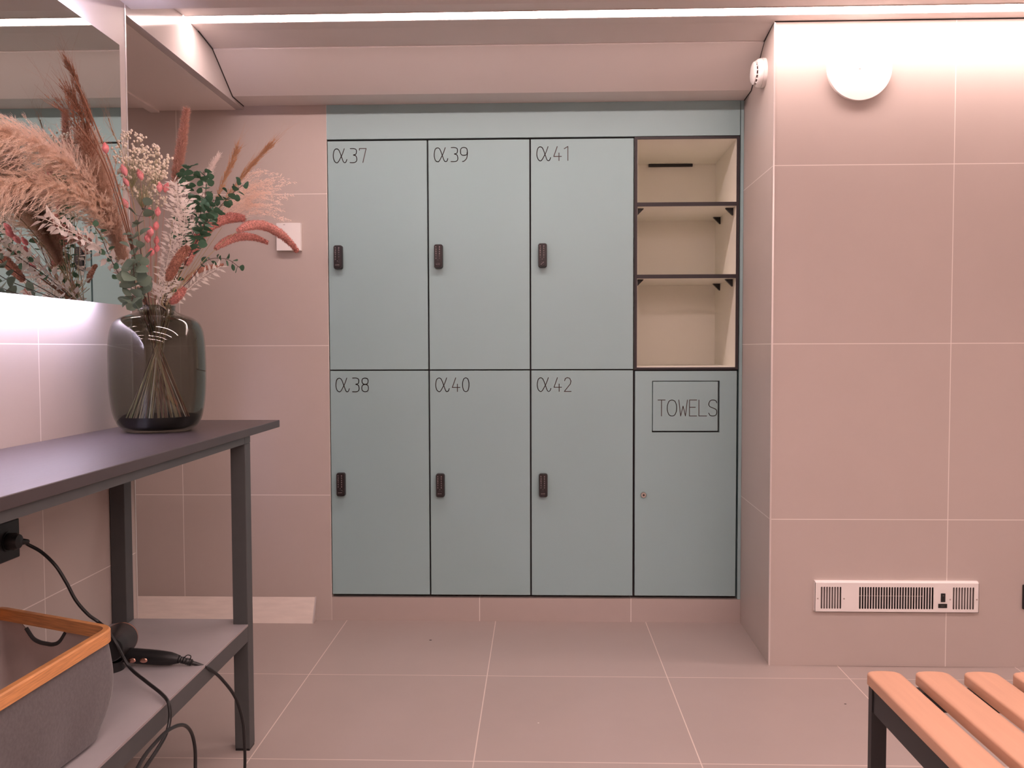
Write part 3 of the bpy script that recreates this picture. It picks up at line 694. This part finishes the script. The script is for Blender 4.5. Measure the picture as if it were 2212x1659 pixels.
def fine_grass(label, pts, hp, m_='brown', n_b=90, spread=.012, L0=.09, name='brown_plume'):
    t, path = flower(name, label, 'dried flower', pts, .0024 if m_ == 'brown' else .0013, 'brown' if m_ == 'brown' else 'stem')
    hpth = head_path(hp); mb = MB()
    for b in range(n_b):
        s_ = rnd.random()**.8*.85; p, tg, u, w_ = frame(hpth, s_); a = rnd.uniform(0, 6.28); rad = u*math.cos(a)+w_*math.sin(a)
        L = L0*rnd.uniform(.4, 1.1); p = p+rad*spread*.3*rnd.random(); q = p+tg*L*.5+rad*spread*rnd.uniform(.2, .8); e = q+tg*L*.5+rad*spread*rnd.uniform(-.1, .9)
        ribbon(mb, [p, q, e], .0011, .0003)
        for k in range(9):
            f = rnd.random(); c0 = p.lerp(q, f); ribbon(mb, [c0, c0+tg*.005+rv(.0015)], .0018, .0005)
    for k in range(14):      # long fine awns
        p, tg, u, w_ = frame(hpth, rnd.uniform(.3, .98)); ribbon(mb, [p, p+(tg+rv(.14)).normalized()*.05, p+(tg+rv(.18)).normalized()*.10], .0004, .00015)
    mb.build('seed_head', M_f[m_], t); return t
def millet(label, pts, hp, r, m_='red', n_=1500, hl=.004, name='foxtail_millet', taper=.55, fur=0):
    t, path = flower(name, label, 'dried flower', pts, .0013)
    hpth = head_path(hp, 26); mb = MB()
    prof_r = [r*.62*min(1, .45+3.2*f)*(1 if f < taper else 1-(f-taper)/(1-taper)*.62) for f in [i/26 for i in range(27)]]
    mb.tube(hpth, prof_r, 10)
    for k in range(n_):
        s_ = rnd.random(); p, tg, u, w_ = frame(hpth, s_); a = rnd.uniform(0, 6.283); rad = u*math.cos(a)+w_*math.sin(a)
        rr = prof_r[min(26, int(s_*26))]; b0 = p+rad*rr*.9; d = (rad+tg*rnd.uniform(.2, .9)+rv(.2)).normalized(); l_ = hl*rnd.uniform(.6, 1.3)
        ribbon(mb, [b0, b0+d*l_*.55, b0+d*l_*1.15], .0019, .0005)
    for k in range(int(n_*fur)):
        s_ = rnd.random(); p, tg, u, w_ = frame(hpth, s_); a = rnd.uniform(0, 6.283); rad = u*math.cos(a)+w_*math.sin(a)
        b0 = p+rad*prof_r[min(26, int(s_*26))]; d = (rad*.7+tg+rv(.2)).normalized(); ribbon(mb, [b0, b0+d*.005, b0+d*.010], .0004, .00015)
    mb.build('seed_head', M_f[m_], t); return t
def canary(label, u, v, Y, tilt=0, neck=330, via=None, size=1.0):
    pts = [(neck, 655, 2.235)] + (via or [(neck+(u-neck)*.55, 655+(v-655)*.6, 2.235+(Y-2.235)*.6)]) + [(u, v+8, Y)]
    t, path = flower('canary_flower', label, 'dried flower', pts, .0008, 'pstem', 'pink seed heads in the bouquet')
    c0 = P(u, v, Y); ax = (path[-1]-path[-4]).normalized(); ax = (ax+Vector((tilt, 0, .3))).normalized(); L = .0125*size; R = .0068*size; mb = MB()
    prof_ = [(R*math.sin(math.pi*k/8)*(1.08-.2*k/8)+.0001, -L+2*L*k/8) for k in range(9)]
    mb.lathe(prof_, c0, ax, 12); u_ = ax.orthogonal().normalized(); w_ = ax.cross(u_)
    for k in range(110):
        f = rnd.uniform(.05, .97); a = rnd.uniform(0, 6.283); rad = u_*math.cos(a)+w_*math.sin(a); r_ = R*math.sin(math.pi*f)*(1.08-.2*f)
        b0 = c0+ax*(-L+2*L*f)+rad*r_; sd = ax.cross(rad); ribbon(mb, [b0-ax*.001, b0+rad*.0010+ax*.0012, b0+rad*.0006+ax*.0036], .0024, .0004, sd.copy())
    mb.build('seed_head', M_f['pink'], t, smooth=True); return t
def leaf(mb, b, d, nrm, L, W, round_=False):
    d = d.normalized(); s = d.cross(nrm); 
    if s.length < 1e-5: s = d.orthogonal()
    s.normalize(); nn = s.cross(d)
    ps = [(.12, .55), (.35, .98), (.6, .95), (.85, .6)] if round_ else [(.12, .45), (.32, 1.0), (.58, .78), (.82, .32)]
    cr = rnd.uniform(-.25, .25)
    mid_ = [b+d*L*f+nn*(cr*L*f*f) for f, _ in ps]; tip = b+d*L+nn*(cr*L)
    lf = [m_+s*W*.5*w_+nn*W*.16*w_ for m_, (f, w_) in zip(mid_, ps)]; rt = [m_-s*W*.5*w_+nn*W*.16*w_ for m_, (f, w_) in zip(mid_, ps)]
    vs = [b]+mid_+[tip]+lf+rt
    for v_ in vs: v_.x = max(v_.x, XLIM)
    fs = [(0, 1, 6), (0, 10, 1)]
    for k in range(3): fs += [(1+k, 2+k, 7+k, 6+k), (1+k, 10+k, 11+k, 2+k)]
    fs += [(4, 5, 9), (4, 13, 5)]
    mb.add(vs, fs)
def leafy(name, label, cat, pts, s0, n_, L, W, m_, sm_, round_=False, spread=.9, pairs=True, jit=.3, sr=.0013, r0=.0):
    t, path = flower(name, label, cat, pts, sr, sm_)
    mb = MB(); tw = MB()
    for k in range(n_):
        s_ = s0+(1-s0)*(k+.5)/n_; p, tg, u, w_ = frame(path, min(.999, s_)); a0 = k*2.399 if not pairs else k*1.4
        for j in (0, 1) if pairs else (0,):
            a = a0+j*math.pi+rnd.uniform(-.4, .4); rad = u*math.cos(a)+w_*math.sin(a); d = (tg*(1-spread*.6)+rad*spread+rv(jit*.35)).normalized()
            l_ = L*rnd.uniform(.75, 1.15)
            b0 = p+rad*r0*rnd.random()
            if r0: tw.tube([p, b0+d*.003], .0005, 4)
            leaf(mb, b0+d*.003, d, (tg+rv(.5)).normalized() if round_ else (rad.cross(tg)+rv(.6)).normalized(), l_, W*rnd.uniform(.8, 1.15), round_)
    mb.build('leaves', M_f[m_], t, smooth='all')
    if r0: tw.build('twigs', M_f[sm_], t)
    return t

# pampas and reed plumes leaning left towards the mirror
pampas('fluffy peach pampas plume arching over to the left edge', [(308, 655, 2.235), (268, 560, 2.14), (222, 460, 2.03), (165, 385, 1.92)],
       [(255, 500, 2.10), (205, 425, 1.99), (150, 360, 1.89), (80, 312, 1.79), (10, 285, 1.70), (-70, 290, 1.63)], .070, n_b=600, hl=.013, n_h=60, hw=.0008, curl=.15)
pampas('drooping beige pampas plume below the peach one, near the mirror', [(305, 655, 2.235), (262, 570, 2.12), (205, 490, 2.0), (150, 450, 1.91)],
       [(240, 505, 2.06), (190, 445, 1.96), (130, 410, 1.87), (60, 395, 1.78), (-10, 405, 1.70), (-80, 440, 1.63)], .058, n_b=440, hl=.013, n_h=56, hw=.0008, curl=.15)
pampas('dense crinkled brown reed plume just left of the cream buds', [(312, 655, 2.22), (285, 590, 2.17), (265, 520, 2.10)],
       [(268, 575, 2.14), (246, 500, 2.08), (226, 435, 2.03), (208, 370, 1.98), (185, 300, 1.93)], .054, 'reed', n_b=850, hl=.0060, n_h=28, name='reed_plume', sweep=1.05, droop=.02, hw=.0009, curl=1.0)
fine_grass('tallest reddish brown grass rising over the mirror reflection', [(316, 655, 2.22), (290, 540, 2.04), (254, 400, 1.93), (206, 270, 1.87), (160, 165, 1.83)],
           [(206, 285, 1.905), (186, 230, 1.87), (162, 170, 1.84), (138, 122, 1.81)], n_b=110, spread=.008, L0=.06)
fine_grass('feathery dark brown grass left of the tallest one', [(314, 655, 2.22), (282, 520, 2.02), (236, 370, 1.90), (178, 235, 1.83)],
           [(208, 330, 1.905), (186, 270, 1.86), (165, 225, 1.82), (142, 175, 1.79)], n_b=120, spread=.016, L0=.06)
fine_grass('short fanned dark brown grass behind the pampas', [(312, 655, 2.22), (276, 510, 2.0), (222, 350, 1.87), (160, 260, 1.80)],
           [(205, 350, 1.90), (180, 300, 1.85), (152, 250, 1.79), (128, 215, 1.76)], n_b=70, spread=.026, L0=.06)
fine_grass('single thin tan awn between the mirror edge and the buds', [(322, 655, 2.22), (300, 500, 2.18), (270, 350, 2.12), (246, 290, 2.08)],
           [(262, 325, 2.11), (248, 295, 2.09), (236, 262, 2.07)], 'wheat', n_b=8, spread=.002, L0=.04, name='seed_awn')

# cream bud sprays
def bud_spray(label, nk, cx, cy, Y, rx, ry, n_):
    t, path = flower('flax_spray', label, 'dried flower', [(nk, 655, 2.235), (nk+(cx-nk)*.6, 560, 2.22), (cx, cy+ry+20, Y)], .0009, 'gstem')
    mb = MB(); tw = MB(); root = path[-1]
    for k in range(n_):
        a = rnd.uniform(0, 6.283); r_ = math.sqrt(rnd.random()); tip = P(cx+rx*r_*math.cos(a), cy+ry*r_*math.sin(a), Y+rnd.uniform(-.05, .05))
        m1 = root.lerp(tip, .5)+Vector((rnd.uniform(-.006, .006), rnd.uniform(-.01, .01), .004)); ribbon(tw, [root, m1, tip], .0007, .0004)
        for j in range(rnd.choice((1, 2, 2, 3))):
            c0 = tip+rv(.0042) if j else tip; R = rnd.uniform(.0026, .0038)
            if j: ribbon(tw, [tip+DOWN*.006, c0], .0005, .0004)
            mb.lathe([(.0001, -R), (R*.72, -R*.6), (R, 0), (R*.8, R*.6), (R*.25, R*1.0), (.0001, R*1.25)], c0, (rv(.3)+Vector((0, 0, 1))), 7)
    tw.build('twigs', M_f['gstem'], t); mb.build('flower_buds', M_f['bud'], t, smooth='all')
bud_spray('cream bud spray at the left, tops reaching highest beside the mirror', 325, 285, 335, 2.16, 40, 52, 90)
bud_spray('cream bud spray in the middle of the bud cluster', 330, 308, 385, 2.19, 52, 46, 110)
bud_spray('cream bud spray at the right, beside the tall foxtail', 335, 338, 350, 2.22, 28, 42, 70)
bud_spray('sparse cream buds low behind the pink heads', 335, 330, 425, 2.26, 30, 30, 34)

# pink canary grass
for a in [('topmost pink head in front of the brown grass stems', 228, 321, 1.84, .1, 318, [(285, 500, 2.06), (250, 400, 1.92)], 1.0),
          ('pink head half buried in the brown pampas plume', 176, 385, 1.99, -.5, 312, [(262, 520, 2.12), (215, 440, 2.05)], .9),
          ('large pink head at the lower left of the cream buds', 268, 368, 2.12, -.35, 322, None, 1.15),
          ('large pink head inside the cream buds', 303, 378, 2.14, -.35, 325, None, 1.1),
          ('partly opened pink head under the left cream buds', 273, 394, 2.13, -.5, 322, None, .85),
          ('pink head beside the dark grass stems, below the buds', 271, 440, 2.14, -.35, 320, None, 1.0),
          ('left one of the touching pair of pink heads by the white leaves', 345, 405, 2.12, 0, 336, None, 1.0),
          ('right one of the touching pair of pink heads by the white leaves', 359, 406, 2.13, .3, 340, None, 1.0),
          ('pink head at the upper left of the central pink group', 323, 460, 2.10, 0, 326, None, 1.0),
          ('pink head at the upper right of the central pink group', 341, 458, 2.12, .1, 334, None, .95),
          ('rounded pink head beneath the upper pair of the central group', 337, 489, 2.09, .2, 332, None, .95),
          ('tall pink head in the middle of the central group', 325, 501, 2.08, 0, 326, None, 1.15),
          ('pink head touching the left stems of the central group', 319, 515, 2.09, 0, 322, None, 1.05),
          ('dull pink head right of the central group near the white stems', 338, 520, 2.13, .1, 334, None, .9),
          ('small pink head low right in the central group', 339, 537, 2.13, .1, 336, None, .9),
          ('lowest pink head of the central group above the straws', 327, 545, 2.09, .05, 328, None, 1.0),
          ('faint pink head low among the straws near the dark leaves', 314, 572, 2.12, 0, 322, None, .9)]:
    canary(a[0], a[1], a[2], a[3], a[4], a[5], a[6], a[7])

# tall foxtail and the pale plume
millet('tall upright furry foxtail standing above the green leaves', [(352, 655, 2.25), (366, 540, 2.28), (376, 440, 2.30), (382, 385, 2.31)],
       [(378, 400, 2.30), (386, 350, 2.31), (394, 300, 2.32), (403, 236, 2.33)], .0125, 'fox', n_=2600, hl=.008, name='furry_foxtail', taper=.6, fur=1.0)
pampas('small pale pink plume behind the dark green leaves', [(356, 655, 2.26), (395, 540, 2.33), (430, 450, 2.38)],
       [(436, 425, 2.38), (446, 390, 2.39), (458, 360, 2.40), (471, 336, 2.41)], .015, 'wplume', n_b=150, hl=.008, n_h=14, sweep=1.3, droop=0, curl=.2)

# bleached ruscus branches
leafy('ruscus_branch', 'thick bleached white leaf branch at the centre of the bouquet', 'dried branch', [(338, 655, 2.22), (358, 580, 2.17), (375, 500, 2.14), (384, 440, 2.13), (376, 392, 2.13)], .45, 85, .021, .0070, 'white', 'white', spread=.95, r0=.014, jit=.8)
leafy('ruscus_branch', 'bleached white leaf branch just right of the central one', 'dried branch', [(345, 655, 2.22), (368, 600, 2.18), (388, 540, 2.15), (398, 480, 2.14), (396, 430, 2.14)], .45, 70, .020, .0068, 'white', 'white', spread=.95, r0=.012, jit=.8)
leafy('ruscus_branch', 'bleached white leaf branch arching to the left below the pampas', 'dried branch', [(308, 655, 2.23), (262, 585, 2.09), (205, 530, 1.95), (150, 498, 1.86), (95, 472, 1.79)], .45, 46, .025, .0135, 'white', 'white', spread=.75, r0=.008)
leafy('ruscus_branch', 'cream leaf branch low on the right under the rust millet', 'dried branch', [(362, 655, 2.27), (398, 632, 2.32), (435, 600, 2.36), (478, 575, 2.40)], .40, 30, .024, .008, 'white', 'white', spread=.8, r0=.003)
leafy('ruscus_branch', 'little white leaf sprig right above the vase neck', 'dried branch', [(342, 655, 2.17), (346, 640, 2.15), (350, 625, 2.14)], .80, 5, .021, .0075, 'white', 'white', spread=.9)
leafy('ruscus_branch', 'cream leaves showing between the green leaves on the right', 'dried branch', [(350, 655, 2.28), (395, 560, 2.36), (428, 480, 2.42), (438, 420, 2.44)], .5, 26, .020, .012, 'white', 'white', spread=.9)

# grasses leaning right
fine_grass('longest tan wheat-like grass pointing to the upper right', [(362, 655, 2.25), (425, 545, 2.33), (485, 435, 2.41), (540, 365, 2.47)],
           [(480, 440, 2.41), (520, 385, 2.45), (560, 340, 2.49), (604, 293, 2.53)], 'wheat', n_b=150, spread=.010, L0=.07, name='wheat_stalk')
fine_grass('shorter tan wheat-like grass left of the longest one', [(358, 655, 2.25), (415, 545, 2.32), (460, 450, 2.38), (490, 385, 2.42)],
           [(465, 440, 2.38), (487, 385, 2.41), (503, 345, 2.43), (519, 310, 2.45)], 'wheat', n_b=140, spread=.011, L0=.055, name='wheat_stalk')
def panicle(label, pts, root, tips, m_='fluff'):
    t, path = flower('feather_plume', label, 'dried flower', pts, .0012); mb = MB()
    r0 = P(*root)
    for tp in tips:
        for rep in range(3):
            e = P(tp[0]+rnd.uniform(-10, 10), tp[1]+rnd.uniform(-8, 8), tp[2]); c = r0.lerp(e, .6)+Vector((0, 0, .030*rnd.uniform(.5, 1.3)))
            br = spline([r0, r0.lerp(c, .5)+Vector((0, 0, .004)), c, e], 14); ribbon(mb, br, .0009, .0004)
            for k in range(58):
                p, tg, u, w_ = frame(br, .42+.57*rnd.random()**.8); d = (tg+rv(.55)+DOWN*.15).normalized(); l_ = rnd.uniform(.003, .0065)
                b0 = p+rv(.0022); ribbon(mb, [b0, b0+d*l_*1.2], .0021, .0009)
    for k in range(900):     # fine silky mass near the base
        tp = rnd.choice(tips); e = P(tp[0], tp[1], tp[2]); f = rnd.uniform(.05, .65); p = r0.lerp(e, f)+rv(.006+.006*f)+Vector((0, 0, .022*math.sin(f*3))); d = ((e-r0).normalized()+rv(.2)); ribbon(mb, [p, p+d*rnd.uniform(.008, .02)], .0005, .0003)
    mb.build('panicle', M_f[m_], t)
panicle('loose pinkish feather grass drooping at the upper right', [(366, 655, 2.26), (425, 560, 2.36), (475, 470, 2.44)], (478, 462, 2.44),
        [(570, 365, 2.52), (598, 378, 2.54), (628, 392, 2.56), (600, 405, 2.54), (585, 392, 2.53), (632, 424, 2.56)])
panicle('thin feather grass spray drooping just above the wall sensor', [(368, 655, 2.27), (425, 570, 2.38), (480, 490, 2.47)], (478, 478, 2.46),
        [(612, 442, 2.56), (622, 474, 2.57), (606, 452, 2.56), (580, 420, 2.53), (565, 452, 2.52)])

# red and rust millets
millet('longest red millet head hanging in front of the wall sensor', [(366, 655, 2.27), (425, 580, 2.38), (480, 525, 2.38), (518, 496, 2.41)],
       [(514, 498, 2.40), (540, 487, 2.46), (572, 488, 2.55), (605, 505, 2.65), (628, 525, 2.72), (642, 543, 2.76)], .0215, 'red', n_=2200, hl=.0036)
millet('middle red millet head curving right, tip left of the wall sensor', [(364, 655, 2.27), (415, 590, 2.30), (455, 548, 2.35), (475, 533, 2.39)],
       [(465, 537, 2.37), (495, 518, 2.44), (525, 511, 2.52), (552, 514, 2.60), (577, 524, 2.66)], .0175, 'red', n_=1800, hl=.0034)
millet('thick red millet head crossing under the green leaves', [(360, 655, 2.24), (385, 600, 2.26), (405, 560, 2.29)],
       [(402, 572, 2.28), (418, 535, 2.31), (438, 502, 2.34), (468, 480, 2.38), (500, 470, 2.42), (528, 472, 2.45)], .0205, 'red', n_=3000, taper=.8, hl=.0045)
millet('slim rust millet head low on the right', [(362, 655, 2.26), (385, 625, 2.32), (402, 606, 2.37)],
       [(398, 608, 2.37), (420, 590, 2.41), (448, 578, 2.46), (482, 572, 2.52)], .0095, 'rust', n_=1100, hl=.003)
millet('stubby rust millet head beside the central white branch', [(350, 655, 2.18), (358, 625, 2.16), (364, 605, 2.15)],
       [(362, 606, 2.15), (374, 580, 2.14), (388, 556, 2.13), (406, 532, 2.13)], .0165, 'rust', n_=2200, taper=.75)
millet('short red millet head resting on the right of the vase rim', [(358, 655, 2.20), (368, 652, 2.19)],
       [(368, 654, 2.20), (380, 645, 2.19), (390, 634, 2.19), (398, 622, 2.20)], .0135, 'red', n_=900, taper=.7)


# eucalyptus
E_ = [('upright eucalyptus sprig, topmost dark green leaves', [(352, 655, 2.24), (378, 560, 2.24), (398, 460, 2.25), (405, 400, 2.26), (408, 358, 2.27)], .62, 12, .021, .024, 'green', 3),
      ('eucalyptus sprig under the pale plume', [(356, 655, 2.24), (395, 560, 2.26), (430, 470, 2.28), (445, 410, 2.30), (440, 370, 2.30)], .60, 12, .020, .023, 'green', 3),
      ('eucalyptus sprig reaching right below the wheat grass', [(358, 655, 2.24), (405, 560, 2.26), (450, 480, 2.29), (490, 430, 2.33), (524, 400, 2.36)], .60, 12, .020, .023, 'green', 3),
      ('large-leaved eucalyptus cluster above the thick red millet', [(354, 655, 2.22), (395, 580, 2.20), (430, 510, 2.19), (448, 468, 2.19), (462, 430, 2.20)], .62, 14, .025, .029, 'green', 4),
      ('shadowed eucalyptus sprig behind the central white branch', [(350, 655, 2.26), (385, 570, 2.30), (410, 490, 2.33), (420, 430, 2.34)], .5, 16, .021, .022, 'green', 4),
      ('grey-green eucalyptus sprig left of the pink heads', [(322, 655, 2.21), (312, 590, 2.08), (302, 530, 2.01), (298, 480, 2.0), (318, 440, 2.02)], .60, 5, .026, .026, 'green2', 3),
      ('curled grey-green eucalyptus leaves in front of the brown stems', [(318, 655, 2.20), (302, 600, 2.04), (290, 550, 1.98), (282, 505, 1.96)], .55, 6, .024, .025, 'green2', 2),
      ('big eucalyptus leaves hanging over the left of the vase neck', [(315, 655, 2.18), (296, 630, 2.05), (290, 600, 1.99), (288, 570, 1.97)], .62, 8, .031, .033, 'green2', 2),
      ('eucalyptus leaves draping down to the vase shoulder', [(316, 655, 2.17), (300, 648, 2.07), (288, 640, 2.0), (285, 652, 1.99)], .72, 5, .029, .030, 'green2', 1),
      ('thin eucalyptus twig reaching left over the white leaves', [(312, 655, 2.22), (262, 600, 2.10), (235, 550, 2.0), (218, 510, 1.95), (203, 488, 1.92)], .55, 6, .016, .016, 'green', 1),
      ('thin eucalyptus twig low on the right in front of the wall', [(364, 655, 2.25), (415, 600, 2.33), (448, 562, 2.38), (490, 560, 2.42), (520, 580, 2.45)], .64, 6, .019, .016, 'green', 1)]
for lb_, pts, s0, n_, L, W, m_, br in E_:
    leafy('eucalyptus_sprig', lb_, 'eucalyptus', pts, s0, int(n_*(1.35 if br > 2 else 1)), L, W, m_, 'dstem', round_=True, spread=1.0, r0=.009 if br > 1 else .004, jit=.5)

# bundle of plain straws that stand in the vase without reaching above the flowers
for k in range(16):
    u = 318+k*3.4; v = rnd.uniform(560, 625); uu = u+(u-342)*rnd.uniform(.7, 1.5)
    path, q = stem_path([(u, 655, 2.235+rnd.uniform(-.03, .03)), (uu, v, 2.235+rnd.uniform(-.03, .05))])
    t = thing('straw_stem', path[0], 'plain cut straw standing in the vase among the flower stems', 'straw', 'plain straws in the vase')
    MB().tube(path, [.0014-.0006*i/len(path) for i in range(len(path))], 6).build('stalk', M_f['stem' if k % 2 else 'gstem'], t, smooth=True)
